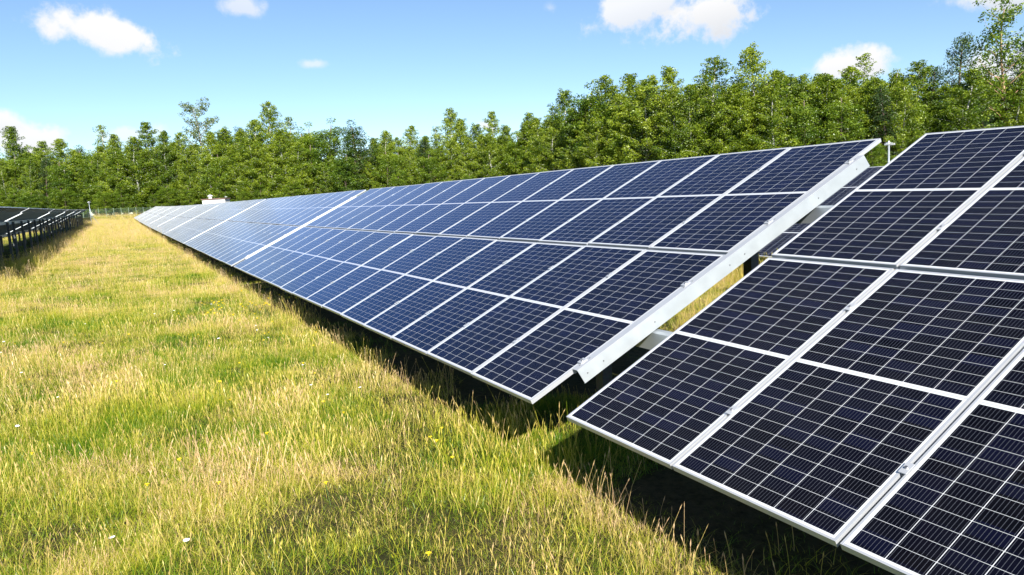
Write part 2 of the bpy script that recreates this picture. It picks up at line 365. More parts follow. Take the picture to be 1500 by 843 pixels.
# its far end stays put while the near end drops with the ground
Rm = Matrix.Rotation(R(1.2), 4, 'Z') @ Matrix.Rotation(R(1.15), 4, 'X')
t1.matrix_world = Matrix.Translation((0, -.47, 0)) @ Rm @ Matrix.Translation((0, -TLEN, 0))
LBL = {2: 'blue solar table with a thick white end rail, beyond the gap after the nearest table', 3: 'third table of the sunlit row, pale blue, beyond the seam',
       4: 'fourth table of the sunlit row, greyed by the glancing view'}
for i in range(2, 11):
    y = (i-2)*GAPY; zc = ground_z(0, y+8)
    sl = (ground_z(0, y+TLEN)-ground_z(0, y))/TLEN
    t = solar_table(0, y, LOW+ground_z(0, y), LBL.get(i, f'{ORD[i]} table of the sunlit row, a grey sliver towards its far end' if i < 10 else 'last table of the sunlit row, at the far fence'), 'tables of the long sunlit row', clamps=15 if i == 2 else (4 if i == 3 else 0), pitch=math.atan(sl))
for i in range(7):
    y = 5.1+i*GAPY+GAPY; x = -10.0; z0 = ground_z(x, y)
    if y > 118: break
    sl = (ground_z(x, y+TLEN)-ground_z(x, y))/TLEN
    solar_table(x, y, LOW+z0, ['dark-backed table on tall posts, cropped by the left edge', 'second dark-backed table from the left edge, above shaded grass'][i] if i < 2 else f'{ORD[i+1]} dark-backed table of the left row, counted from the left edge', 'tables of the row seen from behind', pitch=math.atan(sl))
for i in range(3):
    y = -10.5+i*GAPY; x = 9.85
    solar_table(x, y, LOW+ground_z(x, y), ['table of the row behind, hidden behind the nearest table', 'sunlit solar table of the row behind, glimpsed through the gap', 'table of the row behind, hidden behind the blue table'][i], 'tables of the row behind the sunlit row')

# ---------------------------------------------------------------- cabin, masts, fence
cx0, cy0 = 12.3, 129.7; cz = ground_z(cx0, cy0)
cab = empty('transformer_cabin', (cx0, cy0, cz), (0, 0, R(-26))); tag(cab, 'small white cabin with a thin brown roof behind the sunlit row', 'cabin')
def concrete(name, col):
    m, t, b = new_mat(name); co = N(t, 'ShaderNodeTexCoord').outputs['Object']
    n = N(t, 'ShaderNodeTexNoise', inp={'Scale': 4., 'Detail': 6.}); t.links.new(co, n.inputs['Vector'])
    setc(t, b, 'Base Color', ramp_n(t, n.outputs[0], [(.3, tuple(c*.85 for c in col)), (.7, col)])); setc(t, b, 'Roughness', .8); return m
M_WALL = concrete('white_render', (.78, .77, .75)); M_ROOF = concrete('brown_roof', (.20, .12, .095)); M_DOOR = concrete('grey_door', (.35, .36, .37))
HT = 3.30
b = MB(); b.box(-1.85, 1.85, -1.2, 1.2, -.2, HT); link('wall', b.mesh('cabin_wall', M_WALL), cab)
b = MB(); b.box(-2.0, 2.0, -1.35, 1.35, HT+.002, HT+.15); rf = link('roof', b.mesh('cabin_roof', M_ROOF), cab)
b = MB(); b.tube([(-.85, -.2, HT+.15), (-.85, -.2, HT+.55)], .28, 12); b.tube([(-.85, -.2, HT+.55), (-.85, -.2, HT+.62), (-.85, -.2, HT+.80)], [.46, .46, .14], 14); link('roof_fan', b.mesh('fan', M_WHITE), rf)
b = MB(); b.box(-.5, .45, -1.225, -1.202, .02, 2.1); dd = link('door', b.mesh('cabin_door', M_DOOR), cab)
b = MB(); b.box(.30, .36, -1.26, -1.2255, 1.0, 1.12); link('handle', b.mesh('door_handle', M_BOLT), dd)

def mast(x, y, h, label, brace=False, arms=True):
    z = ground_z(x, y); r = empty('camera_mast', (x, y, z)); tag(r, label, 'camera mast')
    b = MB(); b.tube([(0, 0, -.2), (0, 0, h-.12)], [.05, .035], 10); link('pole', b.mesh('mast_pole', M_PURL, True), r)
    b = MB(); b.box(-.20, .20, -.018, .018, h-.05, h-.02); link('crossbar', b.mesh('mast_crossbar', M_PURL), r)
    for s in (-1, 1):
        b = MB(); b.box(s*.16-.035, s*.16+.035, -.14, .06, h-.12, h-.052); b.tube([(s*.16, -.14, h-.086), (s*.16, -.155, h-.086)], .026, 8, 1)
        link('security_camera', b.mesh('camera_body', [M_WHITE, M_BOLT]), r)
    b = MB(); b.tube([(0, 0, h-.12), (0, 0, h-.02), (0, 0, h+.02), (0, 0, h+.06)], [.045, .05, .035, .010], 10); link('dome', b.mesh('mast_dome', M_WHITE, True), r)
    if brace:
        b = MB(); b.tube([(.05, 0, 1.6), (1.1, 0, -.05)], .035, 6); link('brace', b.mesh('mast_brace', M_ZINC), r)
    return r
mast(-6.1, 125.6, 3.55, 'white camera mast at the far end of the dark-backed left row', brace=True)
mast(25.2, 15.4, 3.72, 'white T-topped mast rising in the gap beside the nearest table')
mast(14.1, 131.5, 3.75, 'white camera mast peeking up behind the cabin roof')

fy = 168.; fen = empty('wire_fence', (0, fy, ground_z(0, fy))); tag(fen, 'grey-green wire fence on thin posts, at the far end of the grass strip', 'fence')
M_FPOST = metal('green_fence_steel', (.20, .27, .20), .5, .1); M_WIRE = metal('green_fence_wire', (.13, .2, .13), .5, .1)
b = MB(); b.box(-.035, .035, -.035, .035, -.1, 1.75); b.box(-.045, .045, -.045, .045, 1.752, 1.775); fpm = b.mesh('fence_post', M_FPOST)
for i in range(33): x = -22+i*1.35; link('post', fpm, fen, (x, 0, ground_z(x, fy)-ground_z(0, fy)))
b = MB()
for i in range(32):
    x = -22+i*1.35; z0 = ground_z(x+.67, fy)-ground_z(0, fy)
    for k in range(7): b.box(x+.037, x+1.313, -.006, .006, z0+.1+k*.25, z0+.125+k*.25)
    for k in range(1, 8): xx = x+k*1.35/8; b.box(xx-.006, xx+.006, .0065, .012, z0+.08, z0+1.62)
link('wire_mesh', b.mesh('wire_mesh', M_WIRE), fen)

# ---------------------------------------------------------------- trees
def leaf_material(name, dark, mid, light, trans=.35):
    m, t, b = new_mat(name); t.nodes.remove(b)
    at = N(t, 'ShaderNodeAttribute', attribute_name='tint'); oi = N(t, 'ShaderNodeObjectInfo')
    f = math_n(t, 'ADD', at.outputs['Fac'], math_n(t, 'MULTIPLY', math_n(t, 'SUBTRACT', oi.outputs['Random'], .5), .45), clamp=True)
    c = ramp_n(t, f, [(.05, dark), (.5, mid), (.95, light)])
    d = N(t, 'ShaderNodeBsdfDiffuse'); tr = N(t, 'ShaderNodeBsdfTranslucent'); gl = N(t, 'ShaderNodeBsdfGlossy', inp={'Roughness': .42, 'Color': (.6, .62, .6, 1)})
    t.links.new(c, d.inputs[0]); t.links.new(mix_n(t, 1., c, (1.25, 1.2, .55), 'MULTIPLY'), tr.inputs[0])
    mx = N(t, 'ShaderNodeMixShader', inp={0: trans}); t.links.new(d.outputs[0], mx.inputs[1]); t.links.new(tr.outputs[0], mx.inputs[2])
    m2 = N(t, 'ShaderNodeMixShader', inp={0: .05}); t.links.new(mx.outputs[0], m2.inputs[1]); t.links.new(gl.outputs[0], m2.inputs[2])
    t.links.new(m2.outputs[0], t.nodes['Material Output'].inputs[0]); return m
ML = {'birch': leaf_material('birch_leaves', (.065, .125, .008), (.185, .265, .014), (.33, .40, .03)),
      'broad': leaf_material('broad_leaves', (.05, .105, .008), (.13, .215, .012), (.23, .31, .02)),
      'oak': leaf_material('dark_leaves', (.035, .075, .010), (.06, .115, .014), (.10, .16, .02)),
      'aspen': leaf_material('aspen_leaves', (.06, .095, .025), (.13, .18, .045), (.21, .26, .08)),
      'pine': leaf_material('pine_needles', (.022, .05, .014), (.042, .08, .020), (.07, .115, .028), .12)}
def bark(name, c0, c1, sc):
    m, t, b = new_mat(name); co = N(t, 'ShaderNodeTexCoord').outputs['Object']
    mp = N(t, 'ShaderNodeMapping', inp={'Scale': (1, 1, 2.5)}); t.links.new(co, mp.inputs[0])
    n = N(t, 'ShaderNodeTexNoise', inp={'Scale': sc, 'Detail': 5., 'Roughness': .7}); t.links.new(mp.outputs[0], n.inputs['Vector'])
    setc(t, b, 'Base Color', ramp_n(t, n.outputs[0], [(.40, c0), (.52, c1)])); setc(t, b, 'Roughness', .85); return m
MB_ = {'birch': bark('birch_bark', (.10, .09, .08), (.62, .60, .56), 3.), 'brown': bark('brown_bark', (.07, .05, .035), (.16, .12, .085), 4.), 'scots': bark('orange_bark', (.30, .17, .09), (.50, .33, .20), 3.), 'grey': bark('grey_bark', (.22, .2, .17), (.45, .43, .38), 3.)}

def crown_mesh(name, clumps, leaf, mat, seed, per=34, droop=.25):
    """clumps: (centre, radius, tint). Small folded leaf sprays scattered through every clump"""
    rs = np.random.RandomState(seed); P = []; T = []
    for c, r, ti in clumps:
        n = max(6, int(per*(r/.8)**1.8)); d = rs.normal(size=(n, 3)); d /= np.linalg.norm(d, axis=1)[:, None]
        rad = r*rs.uniform(.25, 1.0, n)**.55; pos = np.array(c)+d*rad[:, None]*np.array([1, 1, .8])
        pos[:, 2] -= droop*rad*rs.uniform(0, 1, n)
        P.append(pos); T.append(np.clip(ti+rs.normal(0, .16, n)+.12*d[:, 2], 0, 1))
    P = np.concatenate(P); T = np.concatenate(T); n = len(P)
    a = rs.normal(size=(n, 3)); a[:, 2] -= .35; a /= np.linalg.norm(a, axis=1)[:, None]
    b2 = np.cross(a, rs.normal(size=(n, 3))); b2 /= np.linalg.norm(b2, axis=1)[:, None]
    L = leaf*rs.uniform(.6, 1.35, n)[:, None]; Wd = L*rs.uniform(.38, .62, n)[:, None]
    v = np.stack([P-a*L*.5, P+b2*Wd*.5, P+a*L*.5, P-b2*Wd*.5], 1).reshape(-1, 3)
    me = bpy.data.meshes.new(name); me.vertices.add(4*n); me.vertices.foreach_set('co', v.ravel().astype(np.float32))
    me.loops.add(4*n); me.loops.foreach_set('vertex_index', np.arange(4*n, dtype=np.int32))
    me.polygons.add(n); me.polygons.foreach_set('loop_start', np.arange(0, 4*n, 4, dtype=np.int32))
    me.update(calc_edges=True)
    at = me.attributes.new('tint', 'FLOAT', 'FACE'); at.data.foreach_set('value', T.astype(np.float32))
    me.materials.append(mat); return me

def tree_proto(kind, seed):
    """unit: metres, 18 m tall model"""
    rs = random.Random(seed); H = 18.; tb = MB(); cl = []
    def trunk(r, lean, wob, top=.97):
        ph = rs.uniform(0, 6.28); pts = []; rad = []
        for i in range(9):
            s = i/8*top; pts.append(Vector((lean*s*H*math.cos(ph)+wob*math.sin(s*7+ph), lean*s*H*math.sin(ph)+wob*math.cos(s*6+ph*2)-wob*math.cos(ph*2), s*H))); rad.append(r*(1-s)**.8+.025)
        pts[0].z = -.4; tb.tube(pts, rad, 7); return pts
    def at(pts, s):
        f = min(s/.97, .999)*8; i = int(f); return pts[i].lerp(pts[i+1], f-i)
    def limb(p, az, el, ln, r, sag=0.):
        q = [p]; d = Vector((math.cos(az)*math.cos(el), math.sin(az)*math.cos(el), math.sin(el)))
        for i in range(1, 5):
            q.append(q[-1]+d*ln/4); d = (d+Vector((rs.uniform(-.2, .2), rs.uniform(-.2, .2), rs.uniform(-.1, .15)-sag))).normalized()
        tb.tube(q, [r*(1-.2*i) for i in range(5)], 5); return q
    if kind in ('birch', 'sparsebirch', 'birchfull'):
        pts = trunk(.15, .03, .22); sparse = kind == 'sparsebirch'
        R0 = {'birch': 3.7, 'sparsebirch': 2.7, 'birchfull': 4.2}[kind]*rs.uniform(.9, 1.12); s0 = rs.uniform(.05, .13)
        nl = 60 if sparse else 84
        for i in range(nl):
            s = s0+(1-s0)*(i+.5)/nl*.97; k = (s-s0)/(1-s0)
            prof = (min(1, k/.22)**.6)*(1-k**1.8)**.8 + .05
            ln = R0*prof*rs.uniform(.65, 1.25); p = at(pts, s)
            q = limb(p, i*2.4+rs.uniform(-.5, .5), rs.uniform(.35, 1.0), ln, .03*(1-k)+.008, .07)
            for j in (1, 2, 3, 4):
                if j == 1 and rs.random() < .45: continue
                if sparse and rs.random() < .25: continue
                cr = rs.uniform(.5, .95)*(1.05-.55*k); ti = rs.uniform(.15, .85)
                cl.append((q[j]+Vector((0, 0, -.15)), cr, ti))
                if rs.random() < .5: cl.append((q[j]+Vector((rs.uniform(-.4, .4), rs.uniform(-.4, .4), -rs.uniform(.5, 1.1))), cr*.6, ti-.05))
        cl.append((pts[-1], .3, .6)); return tb, 'birch', cl, .235, 'birch', 72 if sparse else 100, .5
    if kind in ('broad', 'oak', 'bush'):
        pts = trunk(.26, .03, .3, .9); R0 = (3.3 if kind == 'broad' else 4.0)*rs.uniform(.9, 1.1); s0 = .12
        for i in range(58):
            s = s0+(.93-s0)*(i+.5)/58; k = (s-s0)/(1-s0); prof = (min(1, k/.25)**.5)*(1-k**2.6)**.6+.08
            q = limb(at(pts, min(s*.92, .9)), i*2.4+rs.uniform(-.5, .5), rs.uniform(.2, .9), R0*prof*rs.uniform(.7, 1.15), .075*(1-k)+.015)
            for j in (2, 3, 4):
                cl.append((q[j]+Vector((rs.uniform(-.3, .3), rs.uniform(-.3, .3), rs.uniform(-.1, .4))), rs.uniform(.6, 1.1), rs.uniform(.1, .9)))
        cl.append((Vector((pts[-1].x, pts[-1].y, H*.95)), .9, .6)); return tb, 'brown', cl, .27, 'oak' if kind == 'oak' else 'broad', 72, .15
    if kind == 'aspen':
        pts = trunk(.22, .03, .3)
        for i in range(34):
            s = .5+.47*(i+.5)/34; k = (s-.5)/.5
            q = limb(at(pts, s), i*2.4+rs.uniform(-.6, .6), rs.uniform(.3, .9), 4.4*(1-k*.45)*rs.uniform(.6, 1.1)*(min(1, k/.15+.45)), .08*(1-k)+.02)
            for j in (2, 3, 4):
                if rs.random() < .8: cl.append((q[j], rs.uniform(.45, .85), rs.uniform(.2, .9)))
        return tb, 'grey', cl, .28, 'aspen', 58, .1
    if kind == 'scots':
        pts = trunk(.17, .04, .4)
        for i in range(44):
            s = .30+.66*(i+.5)/44; k = (s-.30)/.70
            q = limb(at(pts, s), i*2.4+rs.uniform(-.7, .7), rs.uniform(.1, .9), 4.6*(1-k*.5)*rs.uniform(.45, 1.15), .06*(1-k)+.015)
            for j in (2, 3, 4):
                if rs.random() < .8: cl.append((q[j]+Vector((0, 0, .1)), rs.uniform(.45, 1.05), rs.uniform(.1, .8)))
        return tb, 'scots', cl, .28, 'broad', 54, .05
    # pines
    pts = trunk(.24, .02, .2); dark = kind == 'darkpine'
    for i in range(64):
        s = .22+.75*(i+.5)/64; k = (s-.22)/.78
        prof = (1-k)**.7*(min(1, k/.15+.5))+.08
        q = limb(at(pts, s), i*2.4+rs.uniform(-.4, .4), rs.uniform(-.05, .5), (3.4 if dark else 2.6)*prof*rs.uniform(.7, 1.2), .06*(1-k)+.015)
        for j in (2, 3, 4): cl.append((q[j]+Vector((0, 0, .12)), rs.uniform(.45, .95), rs.uniform(.1, .85)))
    return tb, 'scots' if kind == 'scots' else 'brown', cl, .22, 'pine', 46, .0
PROTO = {}
def proto(kind, var):
    key = (kind, var)
    if key not in PROTO:
        tb, bk, cl, leaf, mt, per, droop = tree_proto(kind, hash_seed(kind)+var*17)
        PROTO[key] = (tb.mesh('trunk_'+kind, MB_[bk], True), crown_mesh('crown_'+kind, cl, leaf, ML[mt], var*7+3, per, droop))
    return PROTO[key]
def hash_seed(s): return sum(ord(c)*(i+3) for i, c in enumerate(s))
NVAR = {'birch': 6, 'sparsebirch': 3, 'birchfull': 2, 'broad': 3, 'oak': 1, 'aspen': 1, 'pine': 2, 'darkpine': 2, 'scots': 1, 'bush': 2}
TNAME = {'birch': 'birch_tree', 'sparsebirch': 'birch_tree', 'birchfull': 'birch_tree', 'broad': 'broadleaf_tree', 'oak': 'oak_tree', 'aspen': 'aspen_tree', 'pine': 'pine_tree', 'darkpine': 'pine_tree', 'scots': 'pine_tree', 'bush': 'bush'}
def tree(x, y, h, kind, var, rot, fat=1.):
    tm, cm = proto(kind, var % NVAR[kind]); e = empty(TNAME[kind], (x, y, ground_z(x, y)), (0, 0, rot)); s = h/17.4
    e.scale = (s*fat, s*fat, s); link('trunk', tm, e); link('crown', cm, e); return e
FRONT = [(-27.3,201.3,18.3,'birch'), (-21.0,194.7,19.0,'birch'), (-19.0,198.8,15.4,'broad'), (-15.6,192.6,15.7,'birch'), (-11.7,188.3,15.8,'birch'),
  (-8.3,190.9,14.7,'broad'), (-3.3,191.4,20.5,'sparsebirch'), (-0.7,185.0,16.6,'birch'), (1.8,180.1,15.3,'birch'), (5.3,182.2,18.8,'birch'),
  (8.0,178.2,16.5,'birch'), (11.3,178.7,16.3,'birch'), (16.6,193.1,24.7,'aspen'), (16.9,172.4,16.0,'birch'), (20.5,171.7,16.7,'birch'),
  (27.0,198.4,20.4,'pine'), (26.3,171.3,18.6,'birch'), (29.0,168.1,21.9,'birch'), (34.8,174.0,20.9,'sparsebirch'), (30.2,162.0,16.0,'birch'),
  (35.0,165.3,16.6,'broad'), (38.2,167.3,17.8,'broad'), (41.3,163.4,18.4,'broad'), (44.3,155.1,18.8,'oak'), (40.6,151.4,11.1,'broad'),
  (48.7,157.8,13.8,'birch'), (52.8,161.6,15.2,'birch'), (59.2,163.0,16.5,'birch'), (61.5,159.2,13.9,'birch'), (67.1,166.0,17.7,'sparsebirch'),
  (69.2,162.9,20.2,'birch'), (68.9,155.9,17.6,'birch'), (71.8,154.2,16.2,'birch'), (74.8,150.7,18.8,'birch'), (76.0,145.2,16.3,'birch'),
  (77.0,138.1,18.2,'birch'), (76.1,129.2,15.9,'birch'), (78.9,131.6,18.9,'sparsebirch'), (78.6,126.4,21.3,'birch'), (75.1,116.2,16.9,'birch'),
  (76.5,113.9,21.3,'broad'), (78.3,110.7,21.7,'birch'), (75.2,102.7,17.6,'birch'), (79.8,105.4,21.3,'birch'), (76.2,97.7,18.1,'birch'),
  (81.3,99.9,20.5,'birch'), (79.9,93.9,20.7,'birch'), (77.8,87.6,16.9,'birch'), (80.4,85.7,20.8,'birchfull'), (80.9,81.4,16.4,'birch'),
  (84.3,80.4,21.6,'birch'), (82.6,75.9,15.9,'birch'), (87.5,78.2,17.9,'birch'), (90.5,76.5,17.0,'birch'), (91.2,73.8,16.5,'birch'),
  (91.3,71.4,15.8,'birch'), (96.4,73.6,17.6,'birch'), (102.7,75.2,20.4,'sparsebirch'), (96.3,68.8,15.4,'birch'), (102.4,70.4,17.2,'sparsebirch'),
  (103.0,67.9,17.7,'birch'), (105.3,66.6,16.7,'pine'), (103.1,62.7,13.7,'birch'), (116.1,68.5,21.7,'darkpine'), (99.8,57.8,15.0,'birch'),
  (108.9,58.9,23.4,'scots'), (120.3,61.6,19.9,'darkpine'), (117.9,57.9,16.8,'birch'), (120.4,56.4,16.2,'birch'), (123.1,55.2,17.0,'birch')]
tr = random.Random(11); front = []; placed = []
for i, (x, y, h, k) in enumerate(FRONT):
    if y > 150 and k in ('birch', 'broad'): h += 1.2
    o = tree(x, y, h, k, i, tr.uniform(0, 6.28), tr.uniform(1.1, 1.45)*(18/h)**.35); front.append((o, x, y, h, k)); placed.append((x, y))
def px(x, y, z=2.):
    p = Vector((x, y, z))-CAM_POS; return 750+FPX*p.dot(rt)/p.dot(fw)
LAND = [(131, 'the camera mast of the left row'), (317, 'the white cabin'), (540, 'the thick white seam'), (1302, 'the T-topped mast')]
KIND = {'birch': ['slender birch', 'bright green birch', 'narrow-crowned birch', 'leafy birch'], 'sparsebirch': ['tall loose-topped birch', 'wispy-topped birch'], 'birchfull': ['tall dense round-topped birch'],
        'broad': ['dense rounded green tree', 'bushy deep green tree'], 'oak': ['dark round-crowned tree'], 'aspen': ['tall airy see-through tree'], 'pine': ['dark pointed pine'], 'darkpine': ['tall blackish pine'], 'scots': ['tall open orange-trunked pine']}
fs = sorted(front, key=lambda f: px(f[1], f[2])); seen = [f for f in fs if -20 < px(f[1], f[2]) < 1510]
cnt = {}
for n, (o, x, y, h, k) in enumerate(fs):
    p = px(x, y); w = KIND[k][n % len(KIND[k])]
    if p < 131:
        j = sum(1 for f in fs if p <= px(f[1], f[2]) < 131); lb = f'{w}, {ORD[j]} front tree left of the camera mast by the left row'
    elif p < 317:
        j = sum(1 for f in fs if 131 <= px(f[1], f[2]) <= p); lb = f'{w}, {ORD[j]} front tree right of the camera mast by the left row'
    elif p < 540:
        j = sum(1 for f in fs if 317 <= px(f[1], f[2]) <= p); lb = f'{w}, {ORD[j]} front tree right of the white cabin'
    elif p < 860:
        j = sum(1 for f in fs if 540 <= px(f[1], f[2]) <= p); lb = f'{w}, {ORD[j]} front tree right of the thick white seam'
    elif p < 1302:
        j = sum(1 for f in fs if p <= px(f[1], f[2]) < 1302); lb = f'{w}, {ORD[j]} front tree left of the T-topped mast'
    else:
        j = sum(1 for f in fs if 1302 <= px(f[1], f[2]) <= p); lb = f'{w}, {ORD[j]} front tree right of the T-topped mast'
    tag(o, lb, 'tree', 'front trees of the forest edge')
# the trees filling the wood behind the edge, and low bushes along its foot
def edge(s):                                                            # the forest edge as a path, s in 0..1
    pts = [(-32, 188), (8, 176), (30, 160), (46, 152), (66, 150), (73, 132), (74, 108), (76, 86), (80, 76), (96, 62), (112, 52), (126, 48)]
    L = [0]
    for a, b in zip(pts, pts[1:]): L.append(L[-1]+math.dist(a, b))
    d = s*L[-1]
    for i in range(len(pts)-1):
        if d <= L[i+1]+1e-6:
            f = (d-L[i])/(L[i+1]-L[i]); a, b = pts[i], pts[i+1]; n = (-(b[1]-a[1]), b[0]-a[0]); q = math.hypot(*n)
            return a[0]+(b[0]-a[0])*f, a[1]+(b[1]-a[1])*f, n[0]/q, n[1]/q
    return (*pts[-1], 0, 1)
for row, (back, n, hmul) in enumerate(((2.5, 84, .93), (7, 76, 1.0), (13, 66, 1.03), (22, 54, 1.03))):
    for i in range(n):
        x, y, nx_, ny_ = edge((i+tr.random())/n)
        if (nx_*(x-CAM_POS.x)+ny_*(y-CAM_POS.y)) < 0: nx_, ny_ = -nx_, -ny_
        x += nx_*(back+tr.uniform(-2.5, 2.5)); y += ny_*(back+tr.uniform(-2.5, 2.5))
        if any((x-a)**2+(y-c)**2 < 1.6 for a, c in placed): continue
        # no taller than the front trees around it
        near = sorted(FRONT, key=lambda f: abs(px(f[0], f[1])-px(x, y)))[:4]
        dd = math.hypot(x-CAM_POS.x, y-CAM_POS.y)
        hh = min((f[2]-2.)*dd/math.hypot(f[0]-CAM_POS.x, f[1]-CAM_POS.y) for f in near)+2.
        h = max(8, min(21, hh*hmul*tr.uniform(.88, 1.03)))
        k = tr.choice(['birch']*6+['broad']*3+['pine'])
        o = tree(x, y, h, k, tr.randrange(6), tr.uniform(0, 6.28), tr.uniform(1.15, 1.45)); placed.append((x, y))
        tag(o, {'birch': 'birch merging into the wood behind the front trees', 'broad': 'dense green tree merging into the wood behind the front trees', 'pine': 'dark pine merging into the wood behind the front trees'}[k], 'tree',
            {'birch': 'birches deeper in the wood', 'broad': 'broadleaf trees deeper in the wood', 'pine': 'pines deeper in the wood'}[k])
for i in range(128):
    x, y, nx_, ny_ = edge((i+tr.random())/64 if i < 64 else (i-64+tr.random())/64*.30)
    if (nx_*(x-CAM_POS.x)+ny_*(y-CAM_POS.y)) < 0: nx_, ny_ = -nx_, -ny_
    q_ = tr.uniform(-1, 3) if i < 84 else tr.uniform(-14, -2); x -= nx_*q_; y -= ny_*q_
    if y < 172 and x < 16: y = 172+tr.random()*4
    o = tree(x, y, tr.uniform(3.2, 7.0), 'bush', i, tr.uniform(0, 6.28), tr.uniform(1.3, 2.0))
    tag(o, 'leafy green bush at the foot of the forest edge', 'bush', 'bushes along the forest edge')

# ---------------------------------------------------------------- meadow grass
def grass_material():
    m, t, b = new_mat('meadow_grass'); t.nodes.remove(b)
    g = N(t, 'ShaderNodeNewGeometry').outputs['Position']; at = N(t, 'ShaderNodeAttribute', attribute_name='tint')
    n1 = N(t, 'ShaderNodeTexNoise', inp={'Scale': .42, 'Detail': 4.0, 'Roughness': .6}); t.links.new(g, n1.inputs['Vector'])
    n2 = N(t, 'ShaderNodeTexNoise', inp={'Scale': 2.1, 'Detail': 2.0}); t.links.new(g, n2.inputs['Vector'])
    sp = N(t, 'ShaderNodeSeparateXYZ'); t.links.new(g, sp.inputs[0])
    far = N(t, 'ShaderNodeMapRange', inp={1: 6., 2: 30., 3: 0., 4: .13}); t.links.new(sp.outputs[1], far.inputs[0])
    dry = math_n(t, 'ADD', math_n(t, 'ADD', math_n(t, 'MULTIPLY', math_n(t, 'SUBTRACT', n1.outputs[0], .5), 3.3), math_n(t, 'MULTIPLY', math_n(t, 'SUBTRACT', n2.outputs[0], .5), 1.5)), math_n(t, 'ADD', far.outputs[0], .36))
    f = math_n(t, 'ADD', math_n(t, 'MULTIPLY', dry, .55), math_n(t, 'MULTIPLY', math_n(t, 'SUBTRACT', at.outputs['Fac'], .25), .9), clamp=True)
    c = ramp_n(t, f, [(.0, (.115, .23, .007)), (.28, (.29, .37, .014)), (.48, (.53, .505, .040)), (.70, (.70, .565, .15)), (1., (.74, .52, .31))])
    d = N(t, 'ShaderNodeBsdfDiffuse'); tr_ = N(t, 'ShaderNodeBsdfTranslucent'); gl = N(t, 'ShaderNodeBsdfGlossy', inp={'Roughness': .4, 'Color': (.8, .8, .7, 1)})
    t.links.new(c, d.inputs[0]); t.links.new(mix_n(t, 1., c, (1.1, 1.1, .7), 'MULTIPLY'), tr_.inputs[0])
    mx = N(t, 'ShaderNodeMixShader', inp={0: .35}); t.links.new(d.outputs[0], mx.inputs[1]); t.links.new(tr_.outputs[0], mx.inputs[2])
    m2 = N(t, 'ShaderNodeMixShader', inp={0: .04}); t.links.new(mx.outputs[0], m2.inputs[1]); t.links.new(gl.outputs[0], m2.inputs[2])
    t.links.new(m2.outputs[0], t.nodes['Material Output'].inputs[0]); return m
M_GRASS = grass_material()
def tuft(name, seed, n, rad, h0, h1, w, stems=0, lean=.5, tint=(.0, .5), head=(.032, .0055)):
    rs = np.random.RandomState(seed); V = []; F = []; T = []
    def blade(p, az, h, ln, w, ti, seg=3):
        d = np.array([math.cos(az), math.sin(az), 0]); s = np.array([-d[1], d[0], 0]); s = s*math.cos(.6)+d*math.sin(.6)*rs.choice([-1, 1]); i0 = len(V)
        for k in range(seg+1):
            f = k/seg; c = p+d*ln*f**1.9+np.array([0, 0, h*(f-.25*f*f*ln/h)]); ww = w*(1-f**1.6)*.5
            if k < seg: V.extend([c-s*ww, c+s*ww])
            else: V.append(c)
        for k in range(seg-1): F.append((i0+2*k, i0+2*k+1, i0+2*k+3, i0+2*k+2)); T.append(ti)
        F.append((i0+2*seg-2, i0+2*seg-1, i0+2*seg)); T.append(ti)
    for _ in range(n):
        r = rad*math.sqrt(rs.rand()); a = rs.rand()*6.283; p = np.array([r*math.cos(a), r*math.sin(a), -.03]); h = rs.uniform(h0, h1)
        blade(p, rs.rand()*6.283, h, h*rs.uniform(.15, 1.)*lean*2, w*rs.uniform(.7, 1.4), rs.uniform(*tint))
    for _ in range(stems):
        r = rad*math.sqrt(rs.rand()); a = rs.rand()*6.283; p = np.array([r*math.cos(a), r*math.sin(a), -.03]); h = rs.uniform(h1*.9, h1*1.6); az = rs.rand()*6.283; ln = h*rs.uniform(.05, .35)
        d = np.array([math.cos(az), math.sin(az), 0]); ti = rs.uniform(.65, 1.); pr = None
        pts = [p+d*ln*f**2+np.array([0, 0, h*f]) for f in (0, .35, .7, 1)]
        for s in (np.array([1, 0, 0]), np.array([0, 1, 0])):
            i0 = len(V)
            for c in pts: V.extend([c-s*.0011, c+s*.0011])
            for k in range(3): F.append((i0+2*k, i0+2*k+1, i0+2*k+3, i0+2*k+2)); T.append(ti)
        dr = (pts[3]-pts[2]); dr /= np.linalg.norm(dr); hl = head[0]*rs.uniform(.7, 1.5); hw = head[1]*rs.uniform(.7, 1.3)
        for s in (np.array([1, 0, 0]), np.array([0, 1, 0])):
            i0 = len(V); c = pts[3]; V.extend([c-dr*.01, c+dr*hl*.4-s*hw*.5, c+dr*hl, c+dr*hl*.4+s*hw*.5]); F.append((i0, i0+1, i0+2, i0+3)); T.append(min(1, ti+.12))
    me = bpy.data.meshes.new(name); me.from_pydata([tuple(v) for v in V], [], F); at = me.attributes.new('tint', 'FLOAT', 'FACE'); at.data.foreach_set('value', np.array(T, dtype=np.float32))
    me.materials.append(M_GRASS); return me
TUFTS = bpy.data.collections.new('tufts')                                    # source meshes, read by the scatter only
specs = [(210, .24, .03, .08, .0034, 0, .8, (-.1, .40)), (210, .24, .03, .11, .0032, 2, .8, (.0, .6)), (190, .24, .04, .13, .003, 5, .75, (.15, .95)), (170, .24, .02, .06, .0050, 0, .95, (-.1, .5)),
         (130, .22, .05, .15, .0034, 5, .65, (.1, .8)), (80, .20, .12, .30, .0034, 14, .5, (.3, .95)), (220, .24, .05, .14, .0046, 0, .8, (-.5, -.1)), (36, .28, .10, .30, .0032, 20, .45, (.45, 1.)),
         (60, .24, .03, .10, .0040, 0, .8, (-.3, .1))]  # last kind: dark sparse greens under the tables, deepening the shade by colour
